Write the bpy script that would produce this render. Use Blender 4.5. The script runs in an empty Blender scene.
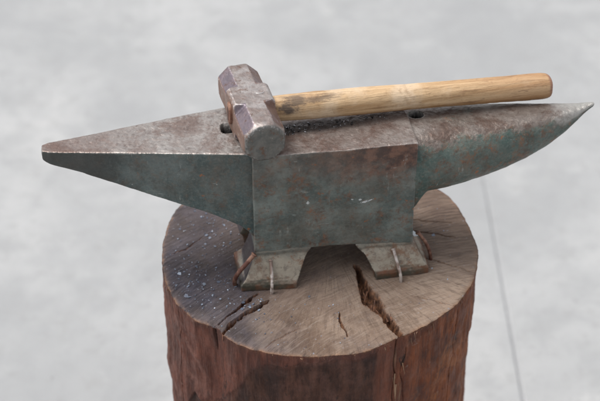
import bpy, bmesh, math, random
import numpy as np
from mathutils import Vector, Matrix
R = math.radians
random.seed(7); rng = np.random.default_rng(7)
scene = bpy.context.scene
COL = scene.collection
MM = 0.001
ROT = R(8.7)
ANV = Vector((0.007, 0.023, 0.0))

# ------------------------------------------------------------------ numpy noise
_T = rng.random((64, 64, 64))
def vnoise(p, s, seed=0):
    """value noise, p (n,3) in mm, s feature size in mm, result about -1..1"""
    q = np.asarray(p, float) / s + seed * 17.31 + 500.
    i = np.floor(q).astype(int); f = q - i; f = f * f * (3 - 2 * f)
    def g(a, b, c): return _T[(i[:, 0] + a) & 63, (i[:, 1] + b) & 63, (i[:, 2] + c) & 63]
    x, y, z = f[:, 0], f[:, 1], f[:, 2]
    r = ((g(0,0,0)*(1-x)+g(1,0,0)*x)*(1-y)+(g(0,1,0)*(1-x)+g(1,1,0)*x)*y)*(1-z) + \
        ((g(0,0,1)*(1-x)+g(1,0,1)*x)*(1-y)+(g(0,1,1)*(1-x)+g(1,1,1)*x)*y)*z
    return r * 2 - 1
def fbm(p, s, seed=0, o=4):
    r = 0; a = 1; t = 0
    for k in range(o):
        r = r + a * vnoise(p, s / 2**k, seed + k * 3); t += a; a *= .5
    return r / t
def sstep(a, b, x):
    t = np.clip((x - a) / (b - a), 0, 1); return t * t * (3 - 2 * t)

# ------------------------------------------------------------------ object helpers
def link(name, me, mat=None, parent=None, smooth=True):
    o = bpy.data.objects.new(name, me); COL.objects.link(o)
    if mat: me.materials.append(mat)
    if parent: o.parent = parent
    if smooth and len(me.polygons):
        me.polygons.foreach_set('use_smooth', [True] * len(me.polygons))
    me.update()
    return o
def mesh(name, v, f):
    me = bpy.data.meshes.new(name); me.from_pydata([tuple(a) for a in v], [], [tuple(a) for a in f]); me.update(); return me
def empty(name, loc, rz, label, cat, group=None):
    o = bpy.data.objects.new(name, None); COL.objects.link(o)
    o.location = loc; o.rotation_euler = (0, 0, rz); o.empty_display_size = .05
    return tag(o, label, cat, group)
def tag(o, label=None, cat=None, group=None, kind=None):
    if label: o['label'] = label
    if cat: o['category'] = cat
    if group: o['group'] = group
    if kind: o['kind'] = kind
    return o
def loft(rings, cap=True):
    n = len(rings[0]); v = [p for r in rings for p in r]; f = []
    for i in range(len(rings) - 1):
        for j in range(n):
            k = (j + 1) % n
            f.append((i*n+j, i*n+k, (i+1)*n+k, (i+1)*n+j))
    if cap:
        f.append(tuple(range(n))[::-1]); f.append(tuple((len(rings)-1)*n + j for j in range(n)))
    me = mesh('tmp', v, f)
    bm = bmesh.new(); bm.from_mesh(me); bmesh.ops.recalc_face_normals(bm, faces=bm.faces); bm.to_mesh(me); bm.free()
    return me
def forge(me, voxel, smooth_it, amp, size, seed, extra=None):
    """voxel remesh (mm mesh) + relax + hammered noise; gives worn, rounded forged edges. mm -> m"""
    o = bpy.data.objects.new('tmp', me); COL.objects.link(o)
    m = o.modifiers.new('r', 'REMESH'); m.mode = 'VOXEL'; m.voxel_size = voxel; m.adaptivity = 0
    if smooth_it:
        s = o.modifiers.new('s', 'SMOOTH'); s.factor = .5; s.iterations = smooth_it
    dg = bpy.context.evaluated_depsgraph_get(); dg.update()
    out = bpy.data.meshes.new_from_object(o.evaluated_get(dg))
    bpy.data.objects.remove(o)
    n = len(out.vertices); co = np.empty(n*3); out.vertices.foreach_get('co', co); co = co.reshape(-1, 3)
    no = np.empty(n*3); out.vertices.foreach_get('normal', no); no = no.reshape(-1, 3)
    d = amp * (fbm(co, size, seed, 4) + .45 * fbm(co, size/6, seed+5, 3))
    co = co + no * d[:, None]
    if extra is not None: co = extra(co, no)
    out.vertices.foreach_set('co', (co * MM).ravel()); out.update()
    return out
def tube(path, rad, n=12, noise=0.0, seed=0):
    """path (mm) with radius per node; Catmull-Rom smoothed"""
    P = [np.array(p, float) for p in path]; Rr = list(rad)
    pts = []; rs = []
    for i in range(len(P) - 1):
        a = P[max(i-1, 0)]; b = P[i]; c = P[i+1]; d = P[min(i+2, len(P)-1)]
        for k in range(8):
            t = k / 8
            pts.append(.5*((2*b)+(-a+c)*t+(2*a-5*b+4*c-d)*t*t+(-a+3*b-3*c+d)*t**3)); rs.append(Rr[i]*(1-t)+Rr[i+1]*t)
    pts.append(P[-1]); rs.append(Rr[-1])
    rings = []; up = np.array([0.13, 0.31, .94])
    for i, p in enumerate(pts):
        t = pts[min(i+1, len(pts)-1)] - pts[max(i-1, 0)]; t = t / np.linalg.norm(t)
        u = np.cross(up, t)
        if np.linalg.norm(u) < .2: u = np.cross([1, 0, 0], t)
        u = u / np.linalg.norm(u); w = np.cross(t, u)
        ring = []
        for j in range(n):
            a = 2*math.pi*j/n
            ring.append(p + (u*math.cos(a) + w*math.sin(a)) * rs[i])
        rings.append(ring)
    v = np.array([q for r in rings for q in r])
    if noise: v = v + noise * np.stack([vnoise(v, 2.5, seed+k) for k in range(3)], 1)
    v = v.reshape(len(rings), n, 3) * MM
    return loft([list(r) for r in v])

# ------------------------------------------------------------------ material helpers
class NT:
    def __init__(s, name):
        s.m = bpy.data.materials.new(name); s.m.use_nodes = True
        s.t = s.m.node_tree; s.n = s.t.nodes; s.b = s.n['Principled BSDF']; s.tc = None
    def L(s, a, b): s.t.links.new(a, b)
    def _in(s, sock, v):
        if hasattr(v, 'is_output') or hasattr(v, 'links'): s.L(v, sock)
        else:
            if isinstance(v, tuple) and len(v) == 3 and sock.type == 'RGBA': v = v + (1,)
            sock.default_value = v
    def obj(s, scale=(1,1,1), loc=(0,0,0), rot=(0,0,0)):
        if not s.tc: s.tc = s.n.new('ShaderNodeTexCoord')
        mp = s.n.new('ShaderNodeMapping'); s.L(s.tc.outputs['Object'], mp.inputs[0])
        mp.inputs['Scale'].default_value = scale; mp.inputs['Location'].default_value = loc; mp.inputs['Rotation'].default_value = rot
        return mp.outputs[0]
    def noise(s, vec, scale, detail=5, rough=.6, dist=0.):
        n = s.n.new('ShaderNodeTexNoise'); s.L(vec, n.inputs['Vector'])
        n.inputs['Scale'].default_value = scale; n.inputs['Detail'].default_value = detail
        n.inputs['Roughness'].default_value = rough; n.inputs['Distortion'].default_value = dist
        return n.outputs['Fac']
    def voro(s, vec, scale, feature='F1'):
        n = s.n.new('ShaderNodeTexVoronoi'); n.feature = feature; s.L(vec, n.inputs['Vector']); n.inputs['Scale'].default_value = scale
        return n.outputs['Distance']
    def ramp(s, fac, a, b, lo=0., hi=1.):
        n = s.n.new('ShaderNodeMapRange'); n.interpolation_type = 'SMOOTHSTEP'
        s._in(n.inputs[0], fac); s._in(n.inputs[1], a); s._in(n.inputs[2], b); s._in(n.inputs[3], lo); s._in(n.inputs[4], hi)
        return n.outputs[0]
    def mix(s, f, a, b, mode='MIX'):
        n = s.n.new('ShaderNodeMix'); n.data_type = 'RGBA'; n.blend_type = mode
        s._in(n.inputs['Factor'], f); s._in(n.inputs[6], a); s._in(n.inputs[7], b); return n.outputs[2]
    def math(s, op, a, b=0., c=None):
        n = s.n.new('ShaderNodeMath'); n.operation = op; s._in(n.inputs[0], a); s._in(n.inputs[1], b)
        if c is not None: s._in(n.inputs[2], c)
        return n.outputs[0]
    def xyz(s, vec):
        n = s.n.new('ShaderNodeSeparateXYZ'); s.L(vec, n.inputs[0]); return n.outputs
    def geo(s, k):
        n = s.n.new('ShaderNodeNewGeometry'); return n.outputs[k]
    def attr(s, name):
        n = s.n.new('ShaderNodeAttribute'); n.attribute_name = name; return n.outputs
    def bump(s, h, dist, strength=1., prev=None):
        n = s.n.new('ShaderNodeBump'); n.inputs['Strength'].default_value = strength; n.inputs['Distance'].default_value = dist
        s.L(h, n.inputs['Height'])
        if prev is not None: s.L(prev, n.inputs['Normal'])
        return n.outputs[0]
    def out(s, color=None, rough=None, metal=None, normal=None, spec=None):
        for k, v in (('Base Color', color), ('Roughness', rough), ('Metallic', metal), ('Normal', normal), ('Specular IOR Level', spec)):
            if v is not None: s._in(s.b.inputs[k], v)
        return s.m

# ------------------------------------------------------------------ anvil materials
def anvil_mat(name, g1=(.074,.095,.088), g2=(.178,.200,.182), rust_top=1.0, rust_all=.50, bare_lo=.62, steel=(.245,.205,.185), z_band=True, foot=False, tipwhite=False, darktip=False):
    s = NT(name); o = s.obj(); X, Y, Z = s.xyz(o)
    nb = s.noise(o, 28, 6, .65); nm = s.noise(o, 90, 6, .7); nf = s.noise(o, 420, 4, .7)
    nw = s.noise(s.obj(loc=(3,1,2)), 45, 7, .72, .4)
    c = s.mix(s.ramp(nb, .35, .68), g1, g2)
    c = s.mix(s.ramp(nf, .46, .66, 0, .32), c, (.20,.215,.19))
    c = s.mix(s.ramp(s.noise(s.obj(loc=(6,1,7)), 150, 6, .75), .50, .68, 0, .42), c, (.045,.042,.036))
    c = s.mix(s.ramp(s.noise(s.obj(loc=(8,8,2)), 20, 6, .7, .5), .44, .66, 0, .38), c, (.105,.080,.060))
    c = s.mix(s.ramp(s.noise(s.obj(loc=(8,5,8)), 100, 7, .75), .52, .64, 0, .35), c, (.14,.095,.065))
    # rust
    rust = s.mix(s.ramp(nm, .38, .66), (.080,.040,.028), (.245,.105,.050))
    rfac = s.math('MULTIPLY', s.ramp(s.noise(s.obj(loc=(7,3,1)), 42, 9, .85, .3), rust_all, rust_all + .13), s.ramp(s.noise(s.obj(loc=(3,7,1)), 190, 5, .7), .40, .56, .25, 1))
    c = s.mix(s.math('MULTIPLY', rfac, .8), c, rust)
    if z_band:
        zz = s.math('ADD', Z, s.math('MULTIPLY', s.math('SUBTRACT', nw, .5), .085))
        xr = s.ramp(X, -.07, .06, .25, 1.)
        band = s.math('MULTIPLY', s.math('MINIMUM', s.ramp(zz, .098, .141, 0., rust_top), .93), xr)
        c = s.mix(band, c, s.mix(s.ramp(nm, .38, .64), (.065,.033,.026), (.185,.092,.062)))
    # pale grime patches & small chips
    pg = s.ramp(s.noise(s.obj(loc=(1,9,4)), 38, 8, .8), .60, .74, 0, .5)
    c = s.mix(pg, c, (.26,.275,.26))
    chip = s.ramp(s.noise(s.obj(scale=(1,1,1.6), loc=(5,5,5)), 120, 5, .72), .70, .735)
    c = s.mix(s.math('MULTIPLY', chip, .8), c, (.5,.5,.48))
    scf = s.ramp(s.noise(s.obj(scale=(60, 60, 9), rot=(0, .5, 0)), 5, 4, .6), .62, .70, 0, .5)
    scf = s.math('MAXIMUM', scf, s.ramp(s.noise(s.obj(scale=(12, 60, 90), rot=(0, .2, 0), loc=(4,1,1)), 5, 4, .6), .63, .70, 0, .5))
    c = s.mix(s.math('MULTIPLY', scf, s.ramp(nm, .45, .6)), c, (.30,.32,.30))
    rc = s.ramp(s.noise(s.obj(loc=(15,5,5)), 75, 5, .7), .64, .69)
    c = s.mix(s.math('MULTIPLY', rc, .8), c, (.27,.10,.04))
    # mask for a darker purple-grey on the left-facing flank of the left feet
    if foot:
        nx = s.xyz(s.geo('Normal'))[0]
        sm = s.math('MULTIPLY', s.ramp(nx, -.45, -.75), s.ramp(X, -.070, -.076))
    # bare worn steel on upward faces
    nz = s.xyz(s.geo('Normal'))[2]
    nn = s.math('ADD', nz, s.math('MULTIPLY', s.math('SUBTRACT', nw, .5), (2.2 if tipwhite else .9) if not z_band else .12))
    bare = s.ramp(nn, bare_lo, bare_lo + (.28 if not z_band else .12))
    if foot: bare = s.math('MULTIPLY', bare, 1.)
    st = s.mix(s.ramp(s.noise(s.obj(loc=(2,2,8)), 34, 9, .8, .3), .42, .60), steel, (steel[0]*.62, steel[1]*.50, steel[2]*.46))
    st = s.mix(s.ramp(s.noise(s.obj(loc=(4,2,8)), 14, 5, .6), .45, .70, 0, .6), st, (.36,.335,.315))
    st = s.mix(s.ramp(s.noise(s.obj(loc=(4,6,8)), 210, 5, .7), .52, .66, 0, .5), st, (.10,.072,.062))
    # long fine scratches
    sc = s.ramp(s.noise(s.obj(scale=(12, 220, 40), rot=(0,0,.5)), 3, 3, .5), .70, .76, 0, .3)
    sc2 = s.ramp(s.noise(s.obj(scale=(150, 14, 40), rot=(0,0,.3)), 3, 3, .5), .72, .78, 0, .3)
    if name == 'anvil_body_paint':
        # flecks of white paint on the front
        def fleck(fx, fz, rx, rz, sl=0.):
            a = s.math('DIVIDE', s.math('SUBTRACT', X, fx), rx)
            b = s.math('DIVIDE', s.math('SUBTRACT', s.math('SUBTRACT', Z, fz), s.math('MULTIPLY', s.math('SUBTRACT', X, fx), sl)), rz)
            d = s.math('SQRT', s.math('ADD', s.math('MULTIPLY', a, a), s.math('MULTIPLY', b, b)))
            d = s.math('ADD', d, s.math('MULTIPLY', s.math('SUBTRACT', s.noise(o, 620, 4, .8), .5), 4.5))
            return s.ramp(d, 1.2, .6)
        fl = fleck(.0285, .0865, .0042, .0012, .25)
        for q in ((.0240, .0900, .0012, .0010, 0), (.034, .0880, .0024, .0006, .3), (.0165, .0910, .0010, .0007, 0), (-.026, .092, .0012, .0014, 0)):
            fl = s.math('MAXIMUM', fl, fleck(*q))
        c = s.mix(s.math('MULTIPLY', fl, .85), c, (.58,.60,.60))
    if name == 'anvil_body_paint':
        # handle's contact shadow painted as a dark band on the face
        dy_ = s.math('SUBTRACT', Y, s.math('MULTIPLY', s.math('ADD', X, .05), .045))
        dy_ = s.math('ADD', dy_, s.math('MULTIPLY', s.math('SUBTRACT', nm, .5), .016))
        handle_shade = s.math('MULTIPLY', s.ramp(dy_, -.0125, -.006), s.math('MULTIPLY', s.ramp(dy_, .012, .006), s.ramp(X, .065, .0)))
        st = s.mix(s.math('MULTIPLY', handle_shade, .75), st, (.045,.038,.036))
    st = s.mix(s.math('MAXIMUM', sc, sc2), st, (.5,.48,.46))
    if tipwhite:
        tx = s.math('ADD', X, s.math('MULTIPLY', s.math('SUBTRACT', nm, .5), .09))
        st = s.mix(s.ramp(tx, .205, .25, 0, .75), st, (.44,.435,.41))
        bare = s.math('MAXIMUM', bare, s.math('MULTIPLY', s.ramp(tx, .205, .235), s.ramp(nz, -.1, .35)))
    if darktip:
        st = s.mix(s.ramp(X, -.25, -.15, .5, 0), st, (.14,.085,.07))
    if darktip:
        tp = s.math('ADD', X, s.math('MULTIPLY', s.math('SUBTRACT', nb, .5), .12))
        c = s.mix(s.ramp(tp, -.165, -.235, 0, .7), c, (.040,.036,.032))
    c = s.mix(bare, c, st)
    if foot:
        up = s.math('ADD', Z, s.math('MULTIPLY', s.math('SUBTRACT', nw, .5), .030))
        c = s.mix(s.ramp(up, .026, .038, 0, .6), c, s.mix(s.ramp(nb, .35, .68), (.075,.088,.080), (.14,.15,.135)))
        c = s.mix(s.ramp(s.noise(s.obj(loc=(6,6,1)), 70, 7, .8, .3), .53, .60, 0, .7), c, (.20,.10,.055))
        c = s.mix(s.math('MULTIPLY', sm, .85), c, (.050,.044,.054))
        edge_ = s.math('MULTIPLY', s.ramp(Z, .0105, .0085), s.ramp(s.noise(s.obj(loc=(9,9,9)), 40, 4, .7), .38, .55, .35, .95))
        c = s.mix(edge_, c, s.mix(s.ramp(nb, .45, .58), (.060,.056,.040), (.155,.065,.035)))
    # shade inside the holes, painted black into the colour
    def hole(hx, hy, r):
        a = s.math('SUBTRACT', X, hx); b = s.math('SUBTRACT', Y, hy)
        d = s.math('SQRT', s.math('ADD', s.math('MULTIPLY', a, a), s.math('MULTIPLY', b, b)))
        return s.math('MULTIPLY', s.ramp(d, r + .0006, r - .0006), s.ramp(Z, .1475, .1445))
    c = s.mix(s.math('MAXIMUM', hole(-.0945, .011, .0095), hole(.0865, .009, .0085)), c, (.012,.010,.009))
    # worn bright arrises
    pt = s.ramp(s.geo('Pointiness'), .515, .57, 0, .62)
    pt = s.math('MULTIPLY', s.math('MULTIPLY', pt, s.ramp(nm, .38, .6, .2, 1)), s.ramp(Z, .138, .146, .32, 1))
    c = s.mix(pt, c, (.52,.49,.46))
    h = s.math('ADD', s.math('MULTIPLY', nm, .6), s.math('MULTIPLY', nf, .35))
    h = s.math('SUBTRACT', h, s.math('MULTIPLY', rfac, .12))
    h = s.math('MULTIPLY', h, s.math('SUBTRACT', 1., s.math('MULTIPLY', bare, .55)))
    n0 = s.bump(s.noise(s.obj(loc=(2,5,5)), 230, 3, .5), .0018, .2 if foot else .42)
    n1 = s.bump(h, .0020, .35 if foot else .5, n0)
    metal = s.math('MULTIPLY', s.math('MAXIMUM', bare, pt), .35 if foot else .5)
    ro = s.math('SUBTRACT', s.ramp(nm, .3, .7, .36, .56), s.math('MULTIPLY', bare, .06 if foot else .10))
    return s.out(c, ro, metal, n1, .33)

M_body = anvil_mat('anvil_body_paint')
M_heel = anvil_mat('anvil_heel_paint', g1=(.050,.078,.077), g2=(.130,.158,.152), rust_top=.35, rust_all=.56, darktip=True, steel=(.31,.285,.268))
M_horn = anvil_mat('anvil_horn_paint', g1=(.032,.068,.060), g2=(.118,.148,.130), rust_all=.455, bare_lo=.60, z_band=False, steel=(.205,.175,.155), tipwhite=True)
M_foot = anvil_mat('anvil_foot_metal', g1=(.075,.078,.062), g2=(.17,.165,.132), rust_all=.46, bare_lo=.10, z_band=False, steel=(.335,.295,.235), foot=True)

# ------------------------------------------------------------------ anvil
anvil = empty('anvil', ANV, ROT, 'old green painted iron anvil with two tapering ends and a worn rusty face', 'anvil')
def box_rings(xs, yf, yb, zb, zt):
    return [[(x, a, c), (x, b, c), (x, b, d), (x, a, d)] for x, a, b, c, d in zip(xs, yf, yb, zb, zt)]
# body block, slightly irregular
br = box_rings([-77.5, -40, 0, 40, 77.5], [-41, -41, -41, -41, -41], [47]*5, [37, 36, 36.5, 33, 30], [150, 150, 149.6, 149.8, 150])
def body_x(co, no):
    # front face leans in by a hair to the base, small waist dent
    z = co[:, 2]
    k = sstep(60, 34, z)
    co[:, 0] += np.sign(co[:, 0]) * 0.6 * k
    top = co[:, 2] > 146
    co[:, 2] -= top * (0.9 * sstep(-20, 10, co[:, 0]) * sstep(45, 10, co[:, 0])) * .6
    return co
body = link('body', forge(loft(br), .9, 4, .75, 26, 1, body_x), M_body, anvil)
# heel
hx = [-268, -262, -235, -200, -164, -127, -105, -90, -82, -74, -68]
zb = [137, 133, 123.7, 109.3, 94.7, 81.2, 71.5, 64, 57, 45, 38]
rings = []
for x, z in zip(hx, zb):
    t = (x + 88) / -179.
    yf = -33 + 33 * t; yb = 47.5 - 34 * max(t, 0) ** 1.05 if t > 0 else 47.5
    yf = min(max(yf, -34.5), 0.5)
    if x == -268: yf += 1.5; yb -= 1.5; 
    zt = 149.3 - 1.6 * max(t, 0)
    i = 2 + 3 * max(t, 0) * (1 - max(t, 0)) * 4
    w = yb - yf; i = min(i, w * .3)
    rings.append([(x, yf + .4, z + i * .5), (x, yf + i, z), (x, yb - i, z), (x, yb - .4, z + i*.5), (x, yb, zt), (x, yf, zt)])
def heel_x(co, no):
    r = (np.abs((co[:, 0] + 94.5)/6.2)**3 + np.abs((co[:, 1] - 11)/7.6)**3)**(1/3.)
    pit = (co[:, 2] > 140) * sstep(1.1, .92, r)
    co[:, 2] -= pit * 60
    return co
heel = link('heel', forge(loft(rings), .9, 3, .55, 24, 3, heel_x), M_heel, anvil)
# horn
hp = [ # x, y centre, half width, half height, top z
 (66, 3, 44, 39, 147.5), (79, 3, 44, 38.6, 147.5), (96, 2.4, 43.5, 37, 147.3), (112, 2, 42, 36, 147), (130, 1.5, 39.5, 34.3, 147), (148, 1, 36.3, 32, 147),
 (170, 0, 31.5, 28.6, 147.1), (192, -.8, 26, 24.6, 147.3), (212, -1.4, 20, 19.3, 147.6), (230, -2, 13.8, 12.8, 148.2), (241, -2.4, 9.4, 8, 149),
 (247, -2.6, 6.8, 5.4, 149.8), (253, -2.8, 4.3, 3.5, 151), (258, -2.9, 2.6, 2.1, 151.6), (259.6, -2.9, 1.2, 1, 151.2)]
rings = []
for x, yc, b, a, zt in hp:
    ring = []
    for j in range(48):
        t = 2 * math.pi * j / 48; c, q = math.cos(t), math.sin(t)
        e = 2 / (2.9 if q > 0 else 2.1)
        ring.append((x, yc + b * math.copysign(abs(c) ** e, c), zt - a + a * math.copysign(abs(q) ** e, q)))
    rings.append(ring)
def horn_x(co, no):
    # root flares down into the block
    k = sstep(94, 78, co[:, 0]) * sstep(110, 75, co[:, 2])
    co[:, 2] -= k * 20
    r = np.hypot((co[:, 0] - 86.5) / 1.25, (co[:, 1] - 9) / 1.1)
    co[:, 2] -= (co[:, 2] > 135) * sstep(6, 4.6, r) * 26
    co[:, 2] += 1.2 * fbm(co, 38, 91, 2) * sstep(90, 130, co[:, 0]) * sstep(255, 200, co[:, 0])
    return co
horn = link('horn', forge(loft(rings), .9, 2, .5, 22, 5, horn_x), M_horn, anvil)
# feet: sx, sy = which corner
def foot(sx, sy):
    yi = -2 if sy < 0 else 20
    zt = 36 if sx < 0 else 31
    yo = -41 if sy < 0 else 47; yof = -56.5 if sy < 0 else 61
    xo = 78 * sx; xi = 24.5 * sx; xof = (93.5 if sy < 0 else 81) * sx; xif = 39 * sx
    rings = [[(xof, yof*.955, 0), (xif, yof*1.02, 0), (xif - 4*sx, yi, 0), (xof + 1.5*sx, yi, 0)],
             [(xof, yof*.955, 7), (xif, yof*1.02, 7), (xif - 4*sx, yi, 7), (xof + 1.5*sx, yi, 7)],
             [(xo + 11*sx, yo + (yof-yo)*.76, 12.5), (xi + 11.4*sx, yo + (yof-yo)*.79, 12.5), (xi + 8*sx, yi, 12.5), (xo + 8*sx, yi, 12.5)],
             [(xo + 5*sx, yo + (yof-yo)*.36, 24), (xi + 6.2*sx, yo + (yof-yo)*.38, 24), (xi + 6*sx, yi, 24), (xo + 3*sx, yi, 24)],
             [(xo + .8*sx, yo + (yof-yo)*.06, zt - 4), (xi + 1.6*sx, yo + (yof-yo)*.08, zt - 4), (xi + 2.5*sx, yi, zt - 4), (xo + .5*sx, yi, zt - 4)],
             [(xo, yo - (.5 if sy < 0 else -.5), zt), (xi - 1.5*sx, yo - (.5 if sy < 0 else -.5), zt), (xi - 1.5*sx, yi, zt), (xo, yi, zt)],
             [(xo - 1*sx, yo * .975, zt + 4), (xi - 4*sx, yo * .975, zt + 4), (xi - 4*sx, yi, zt + 4), (xo - 1*sx, yi, zt + 4)]]
    def fx(co, no):
        co[:, 2] = np.maximum(co[:, 2], -1.0); return co
    return link('foot', forge(loft(rings), .9, 5, .55, 20, 11 + sx + 3*sy, fx), M_foot, anvil)
for sx in (-1, 1):
    for sy in (-1, 1): foot(sx, sy)

# ------------------------------------------------------------------ wood stump
SC = np.array([0.0, 17.0])
wpts = [(-149.5,87.1),(-158.5,42.4),(-157.4,4.6),(-151.4,-31.5),(-140.5,-59.1),(-134.2,-66.2),(-119.6,-84.3),(-97.5,-94.8),(-93,-103),(-88,-108.5),(-64.4,-123.3),(-32.9,-131.1),
 (-9,-132),(14.1,-131.1),(40,-125.9),(67.7,-110.1),(87,-99),(106.1,-85.7),(130.1,-61.9),(150,-28.6),(158,0),(160,18.6),(158,37.6),(152.6,65.3),(147.4,87.1),(138.7,107.7),(130,118.2),(90,150),(40,168),(-15,173),(-70,160),(-120,128)]
ang = []; rad = []
for x, y in wpts:
    dx, dy = x - SC[0], y - SC[1]; ang.append(math.atan2(dy, dx)); rad.append(math.hypot(dx, dy))
od = np.argsort(ang); ang = np.array(ang)[od]; rad = np.array(rad)[od]
NA = 1400
PH = np.linspace(-math.pi, math.pi, NA, endpoint=False)
R0 = np.interp(PH, np.concatenate([ang-2*math.pi, ang, ang+2*math.pi]), np.tile(rad, 3))
k_ = np.hanning(17); k_ /= k_.sum(); R0 = np.convolve(np.concatenate([R0[-8:], R0, R0[:8]]), k_, 'valid')
_p = np.stack([np.cos(PH)*150, np.sin(PH)*150, np.zeros(NA)], 1)
R0 = R0 + .9*vnoise(_p, 9, 40) + .5*vnoise(_p, 3.2, 41) + .25*vnoise(_p, 1.4, 42)
# cracks in the cut face: (world xy mm, half width, depth)
CRACKS = [
 ([(36,-7,2.2),(40,-27,4.0),(43,-42,5.8),(48.5,-56,8.2),(54,-66,6.6),(58.5,-76,3.2),(63,-84,4.6),(69,-95,3.8),(75,-107,2.0)], 15),
 ([(17.5,-73,.5),(18.5,-85,1.0),(20.5,-95,.9),(24.5,-106,.5)], 4),
 ([(-92,-102,1.9),(-87,-94,1.5),(-80,-86,1.0),(-71,-77,1.3),(-60,-68,1.2),(-50,-57,.8)], 9),
 ([(-97,-90,.6),(-90,-80,.7),(-84,-73,1.3),(-76,-64,1.5),(-66,-53,1.2),(-60,-48,.8)], 10),
 ([(85,52,.3),(115,45,.8),(140,38,.4)], 1.6), ([(80,70,.3),(112,66,.7),(138,62,.3)], 1.4), ([(-120,40,.3),(-135,20,.6),(-150,12,.3)], 1.5),
 ([(95,10,.3),(120,0,.6),(148,-14,.3)], 1.3), ([(-20,-95,.3),(-40,-110,.5),(-52,-122,.3)], 1.0), ([(88,-50,.3),(112,-58,.5),(128,-64,.3)], 1.0)]
def crack_depth(xy):
    dep = np.zeros(len(xy)); m = np.zeros(len(xy))
    p3 = np.column_stack([xy, np.zeros(len(xy))])
    jx = 2.4*fbm(p3, 7, 60, 4); jy = 2.4*fbm(p3, 7, 66, 4)
    q = xy + np.column_stack([jx, jy])
    for pts, depth in CRACKS:
        best = np.full(len(xy), 9.)
        fib = .22*vnoise(np.column_stack([q[:,0]*1.0, q[:,1]*.12, q[:,0]*0]), 1.1, 88) if depth > 8 else 0.
        for (x0,y0,w0), (x1,y1,w1) in zip(pts[:-1], pts[1:]):
            ax, ay = x1-x0, y1-y0; L2 = ax*ax+ay*ay
            t = np.clip(((q[:,0]-x0)*ax + (q[:,1]-y0)*ay)/L2, 0, 1)
            d = np.hypot(q[:,0]-x0-t*ax, q[:,1]-y0-t*ay) / (w0+(w1-w0)*t)
            best = np.minimum(best, d)
        best = best + fib
        g = sstep(1.12, .55 if depth > 8 else .72, best) * (.75 + .25*np.clip(1-best, 0, 1))
        dep = np.maximum(dep, g*depth); m = np.maximum(m, sstep(1.5, .8, best) * (1 if depth > 3 else .6))
    return dep, m
NR = 230
tt = np.concatenate([[0], np.linspace(.02, 1, NR)])
TR = tt
Rg = TR[:, None] * R0[None, :]
X = SC[0] + Rg*np.cos(PH); Y = SC[1] + Rg*np.sin(PH)
xy = np.column_stack([X.ravel(), Y.ravel()])
p3 = np.column_stack([xy, np.zeros(len(xy))])
dep, cm = crack_depth(xy)
# chainsaw marks: broad arcs sweeping over the cut; softer weather grain
arc = np.hypot(xy[:,0] - 260, xy[:,1] + 420) + 3*fbm(p3, 60, 70, 2)
saw = (.22*np.sin(arc/2.3*2*math.pi/2.2) + .3*vnoise(np.column_stack([arc*1.0, arc*0, arc*0]), 4, 71))
z = -dep + .55*fbm(p3, 34, 72, 4) + .25*fbm(p3, 5, 73, 3) + .45*saw
edge = (1 - TR)[:, None] * R0[None, :]
z = z.reshape(X.shape)
z -= 1.5*np.exp(-edge/1.1)
# strip of loose wood between the two left cracks stands a little proud
sx0, sy0, sx1, sy1 = -92., -93., -52., -54.
L2 = (sx1-sx0)**2+(sy1-sy0)**2
t = ((xy[:,0]-sx0)*(sx1-sx0)+(xy[:,1]-sy0)*(sy1-sy0))/L2
dd = np.hypot(xy[:,0]-sx0-np.clip(t,0,1)*(sx1-sx0), xy[:,1]-sy0-np.clip(t,0,1)*(sy1-sy0))
strip = (sstep(5.2, 3.0, dd)*sstep(-.05,.05,t)*sstep(1.05,.8,t)).reshape(X.shape)
z += strip*3.2*(dep.reshape(X.shape) < 1)
# keep the seat under the feet level-ish
V = np.stack([X, Y, z], 2).reshape(-1, 3)
faces = []
n0 = NA
idx = np.arange(len(TR)*NA).reshape(len(TR), NA)
a = idx[1:-1, :]; b = np.roll(a, -1, 1); c_ = np.roll(idx[2:, :], -1, 1); d_ = idx[2:, :]
quads = np.stack([a, d_, c_, b], -1).reshape(-1, 4)
tri = np.stack([idx[0, :]*0, idx[1, :], np.roll(idx[1, :], -1)], -1)
def build(name, V, quads, tris=None):
    me = bpy.data.meshes.new(name)
    nt = 0 if tris is None else len(tris)
    me.vertices.add(len(V)); me.vertices.foreach_set('co', (V*MM).astype(np.float32).ravel())
    lv = quads.ravel() if not nt else np.concatenate([quads.ravel(), tris.ravel()])
    me.loops.add(len(lv)); me.loops.foreach_set('vertex_index', lv.astype(np.int32))
    ls = np.concatenate([np.arange(len(quads))*4, len(quads)*4 + np.arange(nt)*3]).astype(np.int32)
    me.polygons.add(len(ls)); me.polygons.foreach_set('loop_start', ls)
    me.update(calc_edges=True); me.validate(); return me
def fattr(me, name, val):
    at = me.attributes.new(name, 'FLOAT', 'POINT'); at.data.foreach_set('value', np.asarray(val, np.float32).ravel())
top_me = build('cut_top', V, quads, tri)
fattr(top_me, 'crack', cm)
soot_shade = sstep(-34, -104, xy[:,0] + .25*xy[:,1] + 26*fbm(p3, 60, 80, 4))
fattr(top_me, 'soot_shade', soot_shade)
fattr(top_me, 'rim', (np.exp(-edge/1.6)).ravel())

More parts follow.
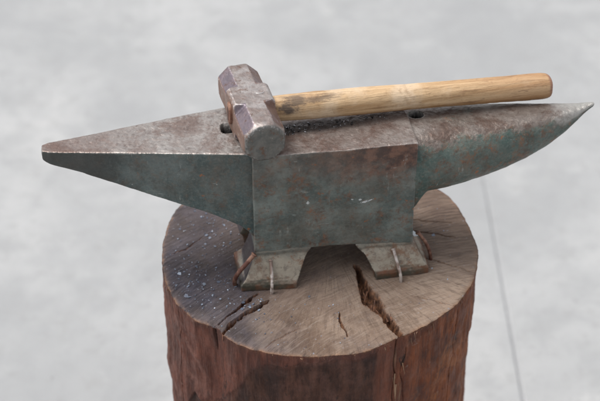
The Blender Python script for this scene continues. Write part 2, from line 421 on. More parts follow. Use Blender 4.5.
def wood_top():
    s = NT('weathered_cut_wood'); o = s.obj(); X, Y, Z = s.xyz(o)
    # distance from pith (slightly off centre)
    dx = s.math('ADD', X, -.012); dy = s.math('ADD', Y, -.03)
    r = s.math('SQRT', s.math('ADD', s.math('MULTIPLY', dx, dx), s.math('MULTIPLY', dy, dy)))
    wob = s.noise(o, 14, 4, .6)
    rr = s.math('ADD', r, s.math('MULTIPLY', wob, .03))
    cx = s.n.new('ShaderNodeCombineXYZ'); s.L(rr, cx.inputs[0])
    rings_ = s.noise(cx.outputs[0], 330, 3, .7)
    # saw strokes, curved
    ax = s.math('ADD', X, -.26); ay = s.math('ADD', Y, .42)
    ar = s.math('SQRT', s.math('ADD', s.math('MULTIPLY', ax, ax), s.math('MULTIPLY', ay, ay)))
    ar = s.math('ADD', ar, s.math('MULTIPLY', s.noise(o, 22, 3, .5), .012))
    cy = s.n.new('ShaderNodeCombineXYZ'); s.L(ar, cy.inputs[0]); s.L(s.math('MULTIPLY', X, .05), cy.inputs[1])
    strokes = s.noise(cy.outputs[0], 480, 4, .75)
    # radial fibres
    at = s.math('ARCTAN2', dy, dx)
    cz = s.n.new('ShaderNodeCombineXYZ'); s.L(s.math('MULTIPLY', at, 1.), cz.inputs[0]); s.L(s.math('MULTIPLY', r, 1.1), cz.inputs[1])
    rays = s.noise(cz.outputs[0], 26, 5, .7, .3)
    nb = s.noise(o, 11, 6, .6); nm = s.noise(s.obj(loc=(4,4,0)), 45, 6, .7); nf = s.noise(o, 500, 3, .7)
    c = s.mix(s.ramp(nb, .36, .66), (.145,.094,.066), (.36,.268,.203))
    c = s.mix(s.ramp(nm, .42, .68, 0, .5), c, (.40,.31,.245))
    c = s.mix(s.ramp(rays, .48, .62, 0, .35), c, (.10,.062,.046))
    rays2 = s.noise(cz.outputs[0], 62, 4, .65, .5)
    c = s.mix(s.ramp(rays2, .54, .64, 0, .42), c, (.085,.055,.043)); c = s.mix(s.ramp(rays2, .44, .34, 0, .18), c, (.40,.33,.27))
    c = s.mix(s.ramp(s.noise(s.obj(loc=(1,7,0)), 8, 6, .7), .46, .62, 0, .5), c, (.20,.138,.108))
    c = s.mix(s.ramp(strokes, .50, .68, 0, .42), c, (.085,.055,.04))
    c = s.mix(s.ramp(strokes, .46, .33, 0, .38), c, (.40,.34,.29))
    c = s.mix(s.ramp(rings_, .55, .70, 0, .28), c, (.10,.07,.052))
    c = s.mix(s.ramp(s.noise(s.obj(loc=(9,4,0)), 19, 5, .65), .53, .68, 0, .45), c, (.11,.080,.072))
    bk = s.ramp(s.math('ADD', Y, s.math('MULTIPLY', s.math('SUBTRACT', nb, .5), .16)), -.02, .06, 0, .62)
    c = s.mix(bk, c, s.mix(s.ramp(strokes, .40, .60), (.18,.125,.095), (.060,.042,.036)))
    # soot and forge scale on the left, anvil's contact shadow painted in with it
    sf = s.attr('soot_shade')[2]
    so = s.mix(s.ramp(nm, .35, .7), (.014,.014,.022), (.058,.058,.082))
    so = s.mix(s.ramp(strokes, .42, .68, 0, .6), so, (.12,.105,.115))
    c = s.mix(s.math('MULTIPLY', sf, s.ramp(nb, .25, .6, .98, .72)), c, so)
    # small blue-grey dust spots everywhere
    c = s.mix(s.ramp(s.noise(s.obj(loc=(2,8,0)), 330, 3, .5), .66, .72, 0, .6), c, (.30,.32,.37))
    rim = s.attr('rim')[2]
    c = s.mix(s.math('MULTIPLY', rim, s.ramp(nm, .42, .6, 0, .9)), c, (.34,.19,.11))
    ck = s.attr('crack')[2]
    c = s.mix(s.math('MULTIPLY', ck, .85), c, s.mix(s.ramp(s.noise(s.obj(scale=(1,1,.4)), 260, 4, .7), .4, .65), (.050,.018,.010), (.30,.135,.065)))
    h = s.math('ADD', s.math('MULTIPLY', strokes, -.7), s.math('ADD', s.math('MULTIPLY', rays, -.35), s.math('MULTIPLY', nf, .35)))
    return s.out(c, s.ramp(nm, .3, .7, .55, .8), 0., s.bump(h, .0022, .9), .22)
stump = empty('tree_stump', (0, 0, 0), 0, 'thick upright wooden stump with cracked top and peeled reddish brown side', 'stump')
link('cut_top', top_me, wood_top(), stump)

# side wall
ZL = np.concatenate([[0], np.linspace(.8, 210, 210), np.linspace(216, 520, 50)])
zz = -ZL[:, None] * np.ones(NA)[None, :]
ztop = z[-1, :]
zz[0, :] = ztop
phi = np.tile(PH, (len(ZL), 1)); dz = ZL[:, None] * np.ones(NA)
ps = np.stack([np.cos(phi)*150, np.sin(phi)*150, zz*.16], 2).reshape(-1, 3)       # stretched along the grain
pi = np.stack([np.cos(phi)*150, np.sin(phi)*150, zz], 2).reshape(-1, 3)
Rbase = R0.copy(); kk = np.hanning(41); kk /= kk.sum()
Rsm = np.convolve(np.concatenate([R0[-20:], R0, R0[:20]]), kk, 'valid')
w = np.clip(dz/14, 0, 1)
Rs = R0[None, :]*(1-w) + Rsm[None, :]*w
grain = (2.0*fbm(ps, 14, 50, 5) + .9*fbm(ps, 3.2, 55, 3) + .5*fbm(pi, 6, 77, 3)).reshape(Rs.shape)
bulge = (4.2*fbm(pi, 60, 58, 4)).reshape(Rs.shape)
fade = sstep(0, 5, dz)
Rs = Rs + (grain*(.25+.75*fade) + bulge*sstep(0, 40, dz))*fade + .004*dz
# peeled panels: a layer 2.5 mm deep is missing inside these outlines (deg, mm below top)
def panel(f): return f
deg = np.degrees(phi)
nj = (9*fbm(pi, 24, 59, 5)).reshape(Rs.shape); nj2 = (9*fbm(pi, 40, 62, 4)).reshape(Rs.shape)
# centre panel: bounded left by a diagonal, right by about -63 deg
left = -112 + np.where(dz > 12, -(dz-12)*.22, 0) + nj*.45
p1 = sstep(0, 1.2, deg-left)*sstep(0, 1.2, (-66 + nj2*.35 - dz*.03) - deg)*sstep(0, 2, dz - 6 - 14*np.clip((-96-deg)/20, 0, 1) - np.abs(nj)*.9)
# left dark wedge
p2 = sstep(0, 1.5, dz - 104 - np.abs(deg + 143)*2.2*np.where(deg < -143, 2.5, 1.0) - nj*.4)*sstep(-165, -160, deg)*sstep(-118, -122, deg)
p3_ = sstep(0, 2, dz-70-nj2-np.abs(deg+25)*1.0)*sstep(-60, -55, deg)*sstep(8, 3, deg)
Rs = Rs - 1.2*p1 - 2.0*p2 - 1.0*p3_
# vertical splits in the side
def split(dg, w, depth, z0, z1, seed):
    wig = (1.6*vnoise(np.stack([dz.ravel(), dz.ravel()*0, dz.ravel()*0], 1), 22, seed)).reshape(dz.shape)
    d = np.abs(deg - dg - wig)/w
    return depth*sstep(1, .3, d)*sstep(z0, z0+5, dz+.01)*sstep(z1, z1-20, dz)
spl = split(-131.2, .7, 4, -5, 34, 3) + split(-60.5, .35, 2.6, -5, 300, 5) + split(-57, .25, 1.4, 15, 200, 6) + split(-30, .35, 2.4, 8, 260, 9) + split(-150, .3, 1.5, 5, 200, 12) + split(-15, .3, 2, 25, 260, 13)
Rs = Rs - spl
Rs[0, :] = R0
Vs = np.stack([SC[0]+Rs*np.cos(phi), SC[1]+Rs*np.sin(phi), zz], 2).reshape(-1, 3)
ids = np.arange(len(ZL)*NA).reshape(len(ZL), NA)
a = ids[:-1]; b = np.roll(a, -1, 1); d_ = ids[1:]; c_ = np.roll(d_, -1, 1)
side_me = build('peeled_side', Vs, np.stack([a, d_, c_, b], -1).reshape(-1, 4))
p1s = sstep(-1.5, 3.5, deg-left+nj*.25)*sstep(-2, 5, (-66 + nj2*.35 - dz*.03) - deg)*sstep(-2, 9, dz - 6 - 14*np.clip((-96-deg)/20, 0, 1) - np.abs(nj)*.9)
fattr(side_me, 'panel', np.maximum(p1s*.95, p2))
fattr(side_me, 'rim', np.exp(-dz/1.8)); fattr(side_me, 'phi', deg); fattr(side_me, 'split', np.clip(spl/3, 0, 1))
red = sstep(-78, -35, deg) * sstep(60, 20, deg)
fattr(side_me, 'redness', red)
pale = (sstep(1.2, .2, np.abs(deg + 59.2 + 1.2*np.sin(dz/17)))*sstep(8, 30, dz)).ravel()
fattr(side_me, 'pale', pale)
def wood_side():
    s = NT('peeled_stump_side'); o = s.obj()
    st = s.obj(scale=(1, 1, .1)); st2 = s.obj(scale=(1, 1, .05), loc=(3,3,1))
    g1 = s.noise(s.obj(scale=(1,1,.22)), 60, 7, .75, .4); g2 = s.noise(st2, 300, 4, .7); nb = s.noise(o, 14, 6, .65); nm = s.noise(s.obj(loc=(4,1,1)), 60, 6, .7)
    red = s.attr('redness')[2]
    A = s.mix(red, (.078,.025,.016), (.125,.034,.013)); B = s.mix(red, (.165,.058,.037), (.270,.082,.028))
    c = s.mix(s.ramp(g1, .36, .66), A, B)
    c = s.mix(s.ramp(nb, .44, .60, 0, .75), c, (.060,.024,.017))
    c = s.mix(s.ramp(s.noise(s.obj(loc=(6,1,3), scale=(1,1,.6)), 24, 7, .75, .5), .52, .64, 0, .6), c, s.mix(red, (.21,.098,.074), (.33,.122,.045)))
    c = s.mix(s.ramp(s.noise(st, 42, 5, .7), .55, .68, 0, .5), c, s.mix(red, (.20,.095,.075), (.31,.108,.038)))
    c = s.mix(s.ramp(g2, .52, .68, 0, .6), c, (.055,.026,.02))
    c = s.mix(s.ramp(nm, .62, .72, 0, .6), c, (.27,.19,.16))
    pn = s.attr('panel')[2]
    dk = s.mix(s.ramp(g1, .38, .66), (.024,.010,.007), (.085,.036,.022))
    c = s.mix(s.math('MULTIPLY', pn, s.ramp(nm, .36, .56, .65, .97)), c, dk)
    c = s.mix(s.ramp(s.noise(s.obj(scale=(1,1,.35), loc=(2,6,1)), 46, 5, .7), .60, .66, 0, .85), c, (.028,.012,.008))
    c = s.mix(s.math('MULTIPLY', s.attr('pale')[2], s.ramp(g2, .46, .60, 0, .5)), c, (.30,.18,.11))
    c = s.mix(s.math('MULTIPLY', s.attr('split')[2], .65), c, (.03,.014,.01))
    c = s.mix(s.math('MULTIPLY', s.attr('rim')[2], s.ramp(nm, .45, .60, .0, .6)), c, (.28,.15,.085))
    h = s.math('ADD', s.math('MULTIPLY', g1, .7), s.math('ADD', s.math('MULTIPLY', g2, .5), s.math('MULTIPLY', nm, .4)))
    return s.out(c, s.ramp(nm, .3, .7, .48, .78), 0., s.bump(h, .0038, 1.), .3)
link('peeled_side', side_me, wood_side(), stump)

# torn splinters: along the rim and in the big crack
def wood_mat(name, a, b):
    s = NT(name); g = s.noise(s.obj(scale=(1,1,.3)), 220, 5, .7)
    return s.out(s.mix(s.ramp(g, .35, .65), a, b), .75, 0., s.bump(g, .0006, .8))
M_spl = wood_mat('raw_splinter_wood', (.19,.10,.055), (.34,.21,.13))
M_spl_d = wood_mat('dark_splinter_wood', (.06,.024,.014), (.21,.095,.05))
def splinter(p, d, l, wd, th):
    """jagged flat sliver (closed mesh, mm)"""
    d = np.array(d, float); d /= np.linalg.norm(d)
    s_ = np.cross(d, [0, .3, 1.]); s_ /= np.linalg.norm(s_); u = np.cross(s_, d)
    rings = []
    for k in range(6):
        t = k/5; w = wd*(1-.85*t**1.6)*(1+.25*random.uniform(-1, 1)); h = th*(1-.7*t)
        c = np.array(p) + d*l*t + u*random.uniform(-.2, .2)*wd + s_*random.uniform(-.2, .2)*wd
        rings.append([(c + s_*w*a + u*h*b)*MM for a, b in ((-1,-.6),(1,-.4),(.8,.6),(-.7,.5))])
    return loft(rings)
def join(meshes):
    bm = bmesh.new()
    for m in meshes: bm.from_mesh(m)
    me = bpy.data.meshes.new('j'); bm.to_mesh(me); bm.free(); return me
def rim_pt(dg, out=0., dz=0.):
    r = np.interp(R(dg), PH, R0) + out
    return np.array([SC[0]+r*math.cos(R(dg)), SC[1]+r*math.sin(R(dg)), dz])
ms = []
for _ in range(22):
    dg = random.choice([random.uniform(-75, 5), random.uniform(-80, 15), random.uniform(-125, -75), random.uniform(-175, -135)])
    p = rim_pt(dg, random.uniform(-.6, .6), random.uniform(-2.5, -.3))
    o_ = np.array([math.cos(R(dg)), math.sin(R(dg)), 0]); tg = np.array([-o_[1], o_[0], 0])
    d = o_*random.uniform(.1, .5) + tg*random.uniform(-.5, .5) + np.array([0, 0, random.uniform(-1.0, -.2)])
    ms.append(splinter(p, d, random.lognormvariate(.9, .5), random.uniform(.25, .8), random.uniform(.15, .4)))
for _ in range(4):  # bigger torn fibres down the right-hand split
    dg = -59.5 + random.uniform(-2.5, 2.5); h = -random.uniform(8, 120)
    p = rim_pt(dg, random.uniform(-1.5, .3), h)
    ms.append(splinter(p, (.12*random.uniform(-1,1)+.1, -.12, -1), random.uniform(8, 26), random.uniform(.4, 1.2), .5))
for (dg, h, l) in [(-44, -3, 8), (-46, -9, 6), (-53, -2, 7), (-54.5, -7, 9), (-28, -3, 4), (-66, -5, 5)]:
    ms.append(splinter(rim_pt(dg, .3, h), (.2, random.uniform(-.4, .3), -1), l, .7, .35))
ms = [m for m in ms]
so_ = link('splinters', join(ms), M_spl, stump, smooth=False); so_['kind'] = 'stuff'
ms = []
for _ in range(12):
    t = random.random(); i = random.randrange(1, 7); P_ = CRACKS[0][0]
    x = P_[i][0]*(1-t)+P_[i+1][0]*t; y = P_[i][1]*(1-t)+P_[i+1][1]*t; w_ = P_[i][2]
    sd = random.choice((-1, 1))
    p = np.array([x + sd*w_*random.uniform(.3, 1.0), y, -random.uniform(1, 9)])
    ms.append(splinter(p, (-sd*.25+random.uniform(-.2,.2), random.choice((-1, -1, 1)), random.uniform(-.35, .25)), random.uniform(8, 18), random.uniform(.5, 1.3), .5))
so_ = link('torn_fibres', join(ms), M_spl_d, stump, smooth=False); so_['kind'] = 'stuff'

# ------------------------------------------------------------------ hammer
hammer = empty('hammer', ANV + Matrix.Rotation(ROT, 3, 'Z') @ Vector((-.0725, .0050, .1502)), ROT + R(3.6), 'sledge hammer with octagonal steel head and tan wooden handle lying across the anvil', 'hammer')
HW = 19.6
def head_ring(y, c, s=1., n=7):
    h = HW*s; c = min(c*s, h*.6); pts = []
    seq = [(h, -h+c), (h, h-c), (h-c, h), (-h+c, h), (-h, h-c), (-h, -h+c), (-h+c, -h), (h-c, -h)]
    out = []
    for i in range(8):
        a = np.array(seq[i]); b = np.array(seq[(i+1) % 8])
        for k in range(n):
            q = a + (b-a)*k/n
            if y < -40:
                m_ = .55*float(sstep(-44, -53, y)); q = q*(1-m_) + q/np.linalg.norm(q)*h*1.03*m_
            out.append((q[0], y, q[1] + HW))
    return out
def chamf(y):
    c = 10.6*float(sstep(13, 18, y)) if y > 0 else 10.6*float(sstep(-12, -17, y))
    return max(c, 2.2)
rings = []
for y in [-54, -53.3, -51.5, -48] + list(np.linspace(-44, 50, 95)) + [52, 54, 54.8]:
    c = chamf(y); sc = 1.
    if y <= -44: sc = {-54: .86, -53.3: .92, -51.5: .97, -48: 1.0}.get(y, 1.)
    if y > 50.5: sc = {52: .985, 54: .94, 54.8: .88}.get(y, 1)
    if y > -44 and y < 46: sc = 1.
    rings.append(head_ring(y, c, sc))
def head_mat():
    s = NT('worn_hammer_steel'); o = s.obj(); X, Y, Z = s.xyz(o)
    nb = s.noise(o, 45, 6, .65, .3); nm = s.noise(s.obj(loc=(3,3,3)), 130, 6, .7); nf = s.noise(o, 600, 3, .7)
    c = s.mix(s.ramp(nb, .38, .62), (.40,.365,.35), (.25,.20,.18))
    c = s.mix(s.ramp(nm, .54, .68, 0, .5), c, (.20,.14,.13))
    # blued / rusty chamfers: where |x| and z both sit near the corner
    ax = s.math('ABSOLUTE', X); az = s.math('ABSOLUTE', s.math('SUBTRACT', Z, .0196))
    cor = s.ramp(s.math('ADD', ax, az), .0277, .0284)
    ends = s.math('MAXIMUM', s.ramp(Y, .0135, .016), s.ramp(Y, -.0125, -.015))
    cor = s.math('MULTIPLY', cor, ends)
    left = s.ramp(X, .002, -.002)
    ch = s.mix(left, (.17,.085,.058), (.145,.115,.145))
    ch = s.mix(s.ramp(nb, .45, .6, 0, .6), ch, (.26,.20,.21))
    c = s.mix(s.math('MULTIPLY', cor, .85), c, ch)
    sidem = s.ramp(ax, .0185, .0191)
    c = s.mix(s.math('MULTIPLY', sidem, .8), c, (.16,.075,.045))
    # striking face: dull grey-green
    fc = s.ramp(Y, -.0518, -.0532)
    c = s.mix(s.math('MULTIPLY', fc, .9), c, s.mix(s.ramp(nm, .35, .65), (.085,.095,.09), (.17,.165,.15)))
    pt = s.ramp(s.geo('Pointiness'), .51, .545, 0, .95)
    c = s.mix(s.math('MULTIPLY', pt, s.ramp(nm, .35, .6, .4, 1)), c, (.62,.58,.57))
    c = s.mix(s.ramp(s.noise(s.obj(scale=(60, 10, 30), rot=(0, 0, .4)), 9, 3, .5), .68, .74, 0, .4), c, (.6,.57,.56))
    h = s.math('ADD', nm, s.math('MULTIPLY', nf, .3))
    c = s.mix(s.ramp(s.noise(s.obj(loc=(7,3,3)), 90, 8, .8), .55, .63, 0, .75), c, (.14,.07,.045))
    return s.out(c, s.ramp(nm, .3, .7, .30, .55), s.math('MULTIPLY', .7, s.math('SUBTRACT', 1., s.math('MULTIPLY', sidem, .7))), s.bump(h, .0009, .7), .5)
M_head = head_mat()
head = link('head', forge(loft(rings), .7, 2, .42, 11, 30), M_head, hammer); head.rotation_euler = (0, 0, R(3.4))
def crescent():
    pts = []
    for k in range(9):
        a = R(200 + 160*k/8); pts.append((8.5 + 4.0*math.cos(a), 1 + 2.6*math.sin(a), 39.3))
    return tube(pts, [.2] + [.55]*7 + [.2], 8)
s_ = NT('bright_stamp_steel'); M_stamp = s_.out((.6,.57,.55), .35, .8)
link('stamped_mark', crescent(), M_stamp, hammer)
# handle
rings = []
hn = 40
TILT = 12.0/294
for x, ry, rz in [(-21.8, 7, 9.5), (-21.2, 8.2, 11), (-15, 8.6, 11.4), (17, 8.8, 11.6), (19.5, 11, 12), (30, 11.6, 12.2), (60, 12.2, 12.8), (100, 12.2, 12.9), (150, 11.6, 12.4), (200, 11.6, 12.3), (240, 12, 12.6), (268, 12.4, 12.9), (286, 12.4, 12.8), (291, 11.9, 12.2), (293.8, 10.8, 11), (294.8, 8.6, 8.8), (295.1, 4, 4)]:
    ring = []
    for j in range(hn):
        t = 2*math.pi*j/hn; c, q = math.cos(t), math.sin(t)
        e = 2/2.15
        ring.append((x, ry*math.copysign(abs(c)**e, c) + .9*math.sin(x/70), HW + .6 - TILT*x + rz*math.copysign(abs(q)**e, q)))
    rings.append(ring)
def handle_mat():
    s = NT('worn_ash_handle'); o = s.obj(); X, Y, Z = s.xyz(o)
    gr = s.noise(s.obj(scale=(.07, 1, 1)), 340, 5, .7, .2); g2 = s.noise(s.obj(scale=(.05, 1, 1), loc=(2,2,2)), 110, 5, .65, .4)
    nb = s.noise(o, 22, 5, .6); nm = s.noise(s.obj(loc=(1,3,2)), 85, 6, .7)
    c = s.mix(s.ramp(g2, .36, .66), (.62,.43,.25), (.42,.25,.12))
    c = s.mix(s.ramp(gr, .50, .64, 0, .6), c, (.24,.14,.07))
    c = s.mix(s.ramp(nb, .50, .68, 0, .6), c, (.72,.57,.41))
    c = s.mix(s.ramp(nm, .54, .68, 0, .45), c, (.30,.17,.09))
    # fine dirt dashes along the grain
    c = s.mix(s.ramp(s.noise(s.obj(scale=(.2, 1, 1), loc=(5,5,5)), 210, 4, .6), .63, .71, 0, .75), c, (.13,.085,.055))
    # grip end darkened by hands, ochre
    c = s.mix(s.ramp(X, .17, .28, 0, .35), c, (.40,.215,.115))
    c = s.mix(s.ramp(X, .2895, .2925, 0, .75), c, (.30,.145,.105))
    c = s.mix(s.ramp(X, -.016, -.019), c, s.mix(s.ramp(nm, .4, .6), (.16,.07,.045), (.33,.19,.13)))
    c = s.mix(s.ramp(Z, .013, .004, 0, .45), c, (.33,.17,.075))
    # charred blotches near the head
    def blot(x0, z0, rx, rz):
        a = s.math('DIVIDE', s.math('SUBTRACT', X, x0), rx); b = s.math('DIVIDE', s.math('SUBTRACT', Z, z0), rz)
        d = s.math('SQRT', s.math('ADD', s.math('MULTIPLY', a, a), s.math('MULTIPLY', b, b)))
        d = s.math('ADD', d, s.math('MULTIPLY', s.math('SUBTRACT', s.noise(s.obj(scale=(.6,1,1)), 150, 6, .8), .5), 3.4))
        return s.ramp(d, 1.55, .45)
    b = s.math('MAXIMUM', blot(.0335, .0245, .0085, .0055), s.math('MULTIPLY', blot(.062, .0285, .016, .0016), .7))
    b = s.math('MAXIMUM', b, s.math('MULTIPLY', blot(.043, .029, .008, .0030), .85))
    front = s.ramp(Y, .004, -.002)
    c = s.mix(s.math('MULTIPLY', s.math('MULTIPLY', b, front), .85), c, (.055,.045,.045))
    h = s.math('ADD', gr, s.math('MULTIPLY', nm, .5))
    return s.out(c, s.ramp(gr, .3, .7, .42, .6), 0., s.bump(h, .0013, .9), .3)
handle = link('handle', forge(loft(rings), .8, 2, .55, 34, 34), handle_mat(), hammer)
s_ = NT('dark_wedge_iron'); M_wedge = s_.out((.12,.09,.08), .6, .5)
wd = loft([[(x*MM, y*MM, (z + HW + 1)*MM) for x, y, z in ((-24 - k*.8, -1.1, -7), (-24 - k*.8, 1.1, -7), (-24 - k*.8, 1.1, 7), (-24 - k*.8, -1.1, 7))] for k in (-6, -3.5, -2.2)])
link('wedge', wd, M_wedge, hammer, smooth=False)

# ------------------------------------------------------------------ bent nails holding the feet
def nail_mat(name, a, b):
    s = NT(name); n = s.noise(s.obj(), 150, 3, .5); m = s.noise(s.obj(loc=(3,0,0)), 110, 4, .6)
    c = s.mix(s.ramp(n, .4, .62), a, b)
    return s.out(c, s.ramp(m, .3, .7, .38, .6), .45, s.bump(n, .0006, .8))
M_n1 = nail_mat('grey_brown_nail', (.24,.17,.14), (.58,.52,.48)); M_n2 = nail_mat('rusty_nail', (.13,.055,.04), (.30,.17,.12))
def nail(path, r, mat, label, headr=None):
    e = empty('bent_nail', ANV, ROT, label, 'nail', 'bent nails pinning the anvil feet to the stump')
    link('shank', tube(path, [r]*len(path), 12, .02, len(label)), mat, e)
    p = np.array(path[-1], float); d = p - np.array(path[-2], float); d /= np.linalg.norm(d)
    hr = headr or r*1.5
    link('nail_head', tube([p - d*.3, p + d*.5, p + d*1.3], [hr*.9, hr, hr*.85], 12, .1, 3), mat, e)
nail([(-64.6,-61.5,-12), (-64.4,-61.2,2), (-64,-60.2,10), (-63.3,-56,16.5), (-63,-51,22.5), (-63,-46,29)], 1.65, M_n1, 'grey bent nail standing upright against the front slope of the left front foot')
nail([(-97,-41,-12), (-98.5,-43,2), (-98,-45,10), (-94.5,-47,19), (-87,-47,29), (-79,-44,37)], 2.2, M_n2, 'reddish brown nail curving round the outer left side of the left front foot')
nail([(63.2,-63,-12), (63,-62.6,2), (62.6,-61.5,9), (61,-57,16), (59.3,-51.5,23), (58,-47,28.5)], 1.6, M_n1, 'pale grey bent nail leaning over the front slope of the right front foot')
nail([(101,-34,-12), (99.8,-34,2), (98,-33,11), (94,-32,21), (89,-31,29), (86,-30.5,33)], 1.8, M_n2, 'dark brown nail bent over the outer right side of the right front foot')

# ------------------------------------------------------------------ forge scale flakes
def chip_mesh(p, size, th, tilt, seed):
    rd = random.Random(seed); n = rd.randint(4, 7); a0 = rd.random()*6
    poly = []
    for k in range(n):
        a = a0 + 2*math.pi*k/n; r = size*rd.uniform(.55, 1.15); poly.append(np.array([math.cos(a)*r, math.sin(a)*r*rd.uniform(.6, 1), 0]))
    M_ = np.array((Matrix.Rotation(rd.random()*6.28, 3, 'Z') @ Matrix.Rotation(tilt, 3, Vector((rd.uniform(-1,1), rd.uniform(-1,1), 0)))))
    return [[(np.array(p) + M_@(q + [0, 0, h]))*MM for q in poly] for h in (-th, th)]
def flakes(name, pts, mat, label, zf):
    V = []; Fc = []
    for i, (x, y, sz) in enumerate(pts):
        lo, hi = chip_mesh((x, y, zf(x, y)), sz, random.uniform(.12, .3), random.uniform(-.6, .6), i*7+len(name))
        b = len(V); n = len(lo); V += lo + hi
        Fc.append(tuple(range(b+n-1, b-1, -1))); Fc.append(tuple(range(b+n, b+2*n)))
        for k in range(n): Fc.append((b+k, b+(k+1) % n, b+n+(k+1) % n, b+n+k))
    o = link(name, mesh(name, V, Fc), mat, None, smooth=False)
    return tag(o, label, 'scale flakes', None, 'stuff')
def flake_mat(name, a, b, metal=.5):
    s = NT(name)
    g = s.geo('Random Per Island')
    g = s.ramp(g, .35, 1.)
    return s.out(s.mix(g, a, b), s.ramp(s.noise(s.obj(), 300, 3, .5), .3, .7, .40, .65), metal, None, .6)
M_fl = flake_mat('blue_grey_scale', (.09,.105,.145), (.34,.39,.47), .1)
M_fd = flake_mat('dark_scale', (.015,.015,.018), (.50,.50,.53), .5)
rim_r = lambda x, y: np.interp(math.atan2(y-SC[1], x-SC[0]), PH, R0)
_topz = z
def ztop_at(x, y):
    r = math.hypot(x-SC[0], y-SC[1]); a = math.atan2(y-SC[1], x-SC[0])
    j = int((a+math.pi)/(2*math.pi)*NA) % NA; i = int(np.clip(r/R0[j]*(NR-1), 0, NR-1))
    return float(_topz[i, j]) + .35
pts = []
centres = [(-122, 15, 20, 34, 230), (-128, -30, 13, 16, 90), (-98, -38, 17, 15, 130), (-72, -67, 9, 6, 60), (-110, 50, 22, 22, 110), (-60, -75, 10, 7, 34), (-30, -72, 40, 18, 60), (70, -70, 50, 26, 30), (125, 30, 18, 40, 26), (20, -100, 60, 16, 40), (-110, -70, 14, 10, 40)]
for cx, cy, sx, sy, n in centres:
    for _ in range(int(n*.5)):
        x = random.gauss(cx, sx); y = random.gauss(cy, sy)
        if x > 25 and -115 < y < -20 and x < 85: continue
        if math.hypot(x-SC[0], y-SC[1]) < rim_r(x, y) - 2:
            sz = min(random.lognormvariate(-.35, .5), 3.0)
            pts.append((x, y, sz*.9))
for x, y, sz in [(-130, -51, 3.3), (-127, -52, 2.4), (-139, -18, 2.4), (-135, -15, 2.), (-68, -70, 2.4), (-65, -66, 2.2), (-61, -70, 1.8), (-75, -60, 2.0), (-100, -30, 2.2), (-58,-62,1.7), (-112, 38, 2.1)]: pts.append((x, y, sz))
flakes('scale_flakes', pts, M_fl, 'blue grey flakes of forge scale scattered over the top of the stump', ztop_at)
# scale swept against the handle on the anvil face
pts = []
cR, sR = math.cos(ROT), math.sin(ROT)
for _ in range(170):
    lx = -50 + 110*random.random()**1.4; ly = random.uniform(-11, 6) + (lx+50)*.045
    if ly < -12 + (lx+50)*.13: continue
    x = ANV.x*1000 + lx*cR - ly*sR; y = ANV.y*1000 + lx*sR + ly*cR
    pts.append((x, y, min(1.8, random.lognormvariate(-.5, .5))))
flakes('face_scale', pts, M_fd, 'dark glinting forge scale gathered on the anvil face under the hammer handle', lambda x, y: 150.1 + random.uniform(0, .4))
# pale chip behind the right foot
l = (84, -22); cx_ = (ANV.x*1000 + l[0]*cR - l[1]*sR, ANV.y*1000 + l[0]*sR + l[1]*cR)
lo, hi = chip_mesh((cx_[0], cx_[1], 25), 5.2, .4, .3, 5)
n_ = len(lo)
cm_ = mesh('pale_chip', lo+hi, [tuple(range(n_-1, -1, -1)), tuple(range(n_, 2*n_))] + [(k, (k+1) % n_, n_+(k+1) % n_, n_+k) for k in range(n_)])
s_ = NT('pale_chip_metal'); tag(link('metal_chip', cm_, s_.out((.62,.66,.68), .4, .2), None, False), 'small pale sliver lying on the flank of the right foot beside the block', 'chip')

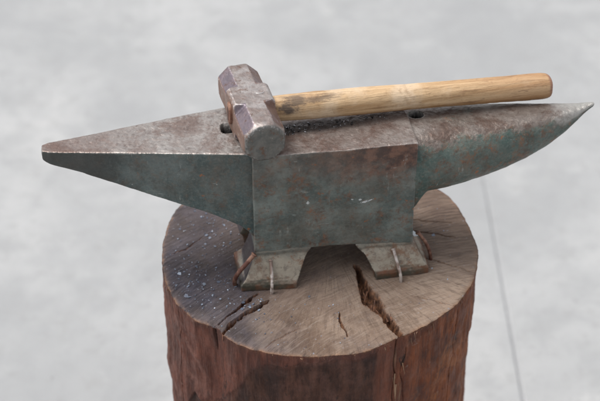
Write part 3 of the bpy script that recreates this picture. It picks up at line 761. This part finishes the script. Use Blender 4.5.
# ------------------------------------------------------------------ ground: concrete slabs with one joint
GZ = -.515
def ground():
    # joint line passes through two ground points; profile across it
    P0 = np.array([.3005, .74]); P1 = np.array([.2985, .307])
    d = P1-P0; d /= np.linalg.norm(d); nrm = np.array([-d[1], d[0]])
    V = []; F_ = []
    offs = [(-40, 0), (-6, 0), (-.004, 0), (-.002, -.002), (0, -.003), (.002, -.002), (.004, 0), (6, 0), (40, 0)]
    ls = [-40, -6, -3, -.3, 0, 3, 6, 40]
    for l_ in ls:
        for o_, h in offs:
            q = P0 + d*l_ + nrm*o_; V.append((q[0], q[1], GZ + (h if l_ >= 0 else 0)))
    n = len(offs)
    for i in range(len(ls)-1):
        for j in range(n-1): F_.append((i*n+j, i*n+j+1, (i+1)*n+j+1, (i+1)*n+j))
    me = mesh('ground', V, F_)
    bm = bmesh.new(); bm.from_mesh(me); bmesh.ops.recalc_face_normals(bm, faces=bm.faces)
    if sum(f.normal.z for f in bm.faces) < 0: bmesh.ops.reverse_faces(bm, faces=bm.faces)
    bm.to_mesh(me); bm.free()
    s = NT('pale_concrete'); o = s.obj(); X_, Y_, Z_ = s.xyz(o)
    nb = s.noise(o, 2.2, 6, .65, .3); nm = s.noise(s.obj(loc=(3,3,0)), 9, 7, .7, .3); nf = s.noise(o, 90, 4, .7)
    c = s.mix(s.ramp(nb, .36, .66), (.325,.330,.334), (.405,.408,.408))
    c = s.mix(s.ramp(nm, .44, .64, 0, .55), c, (.295,.30,.305))
    c = s.mix(s.ramp(s.noise(s.obj(loc=(8,1,0)), 5, 6, .7), .56, .70, 0, .6), c, (.46,.46,.455))
    c = s.mix(s.ramp(nf, .55, .7, 0, .35), c, (.34,.34,.35))
    c = s.mix(s.ramp(s.noise(s.obj(loc=(1,1,0)), 38, 5, .75), .50, .66, 0, .45), c, (.30,.30,.298))
    c = s.mix(s.ramp(s.noise(s.obj(loc=(6,1,0)), 60, 2, .6), .70, .76, 0, .3), c, (.16,.155,.15))
    c = s.mix(s.ramp(Z_, GZ - .0005, GZ - .003, 0, s.ramp(Y_, .95, .4, .0, .36)), c, (.24,.245,.26))
    return tag(link('ground', me, s.out(c, .8, 0., s.bump(nf, .002, .5), .3), None, False), kind='structure')
ground()

# ------------------------------------------------------------------ light, world, camera
w_ = bpy.data.worlds.new('World'); scene.world = w_; w_.use_nodes = True
nt = w_.node_tree; bg = nt.nodes['Background']
sky = nt.nodes.new('ShaderNodeTexSky'); sky.sky_type = 'NISHITA'; sky.sun_disc = False
SUN_EL, SUN_AZ = R(64), R(-70)        # azimuth measured from +Y towards +X: behind and a little left
sky.sun_elevation = SUN_EL; sky.sun_rotation = SUN_AZ; sky.dust_density = 3.; sky.air_density = 1.
hs = nt.nodes.new('ShaderNodeHueSaturation'); hs.inputs['Saturation'].default_value = .20
nt.links.new(sky.outputs[0], hs.inputs['Color']); nt.links.new(hs.outputs[0], bg.inputs[0])
bg.inputs[1].default_value = .12
sl = bpy.data.lights.new('sun', 'SUN'); sl.energy = 1.5; sl.angle = R(30); sl.color = (1, .97, .93)
so = bpy.data.objects.new('sun', sl); COL.objects.link(so)
dirv = Vector((math.sin(SUN_AZ)*math.cos(SUN_EL), math.cos(SUN_AZ)*math.cos(SUN_EL), math.sin(SUN_EL)))
so.rotation_euler = dirv.to_track_quat('Z', 'Y').to_euler(); so.location = dirv*3

PT = R(38)
cam = bpy.data.cameras.new('camera'); co = bpy.data.objects.new('camera', cam); COL.objects.link(co)
co.location = (-.020, -.9866, .8488); co.rotation_euler = (R(90)-PT, 0, 0)
cam.sensor_width = 36; cam.lens = 36*1300/600.; cam.clip_start = .05; cam.clip_end = 200
cam.dof.use_dof = True; cam.dof.focus_distance = 1.215; cam.dof.aperture_fstop = 5.6
scene.camera = co
scene.view_settings.view_transform = 'Standard'; scene.view_settings.look = 'None'; scene.view_settings.gamma = 1
scene.view_settings.exposure = 0.68
scene.render.resolution_x = 1024; scene.render.resolution_y = 684
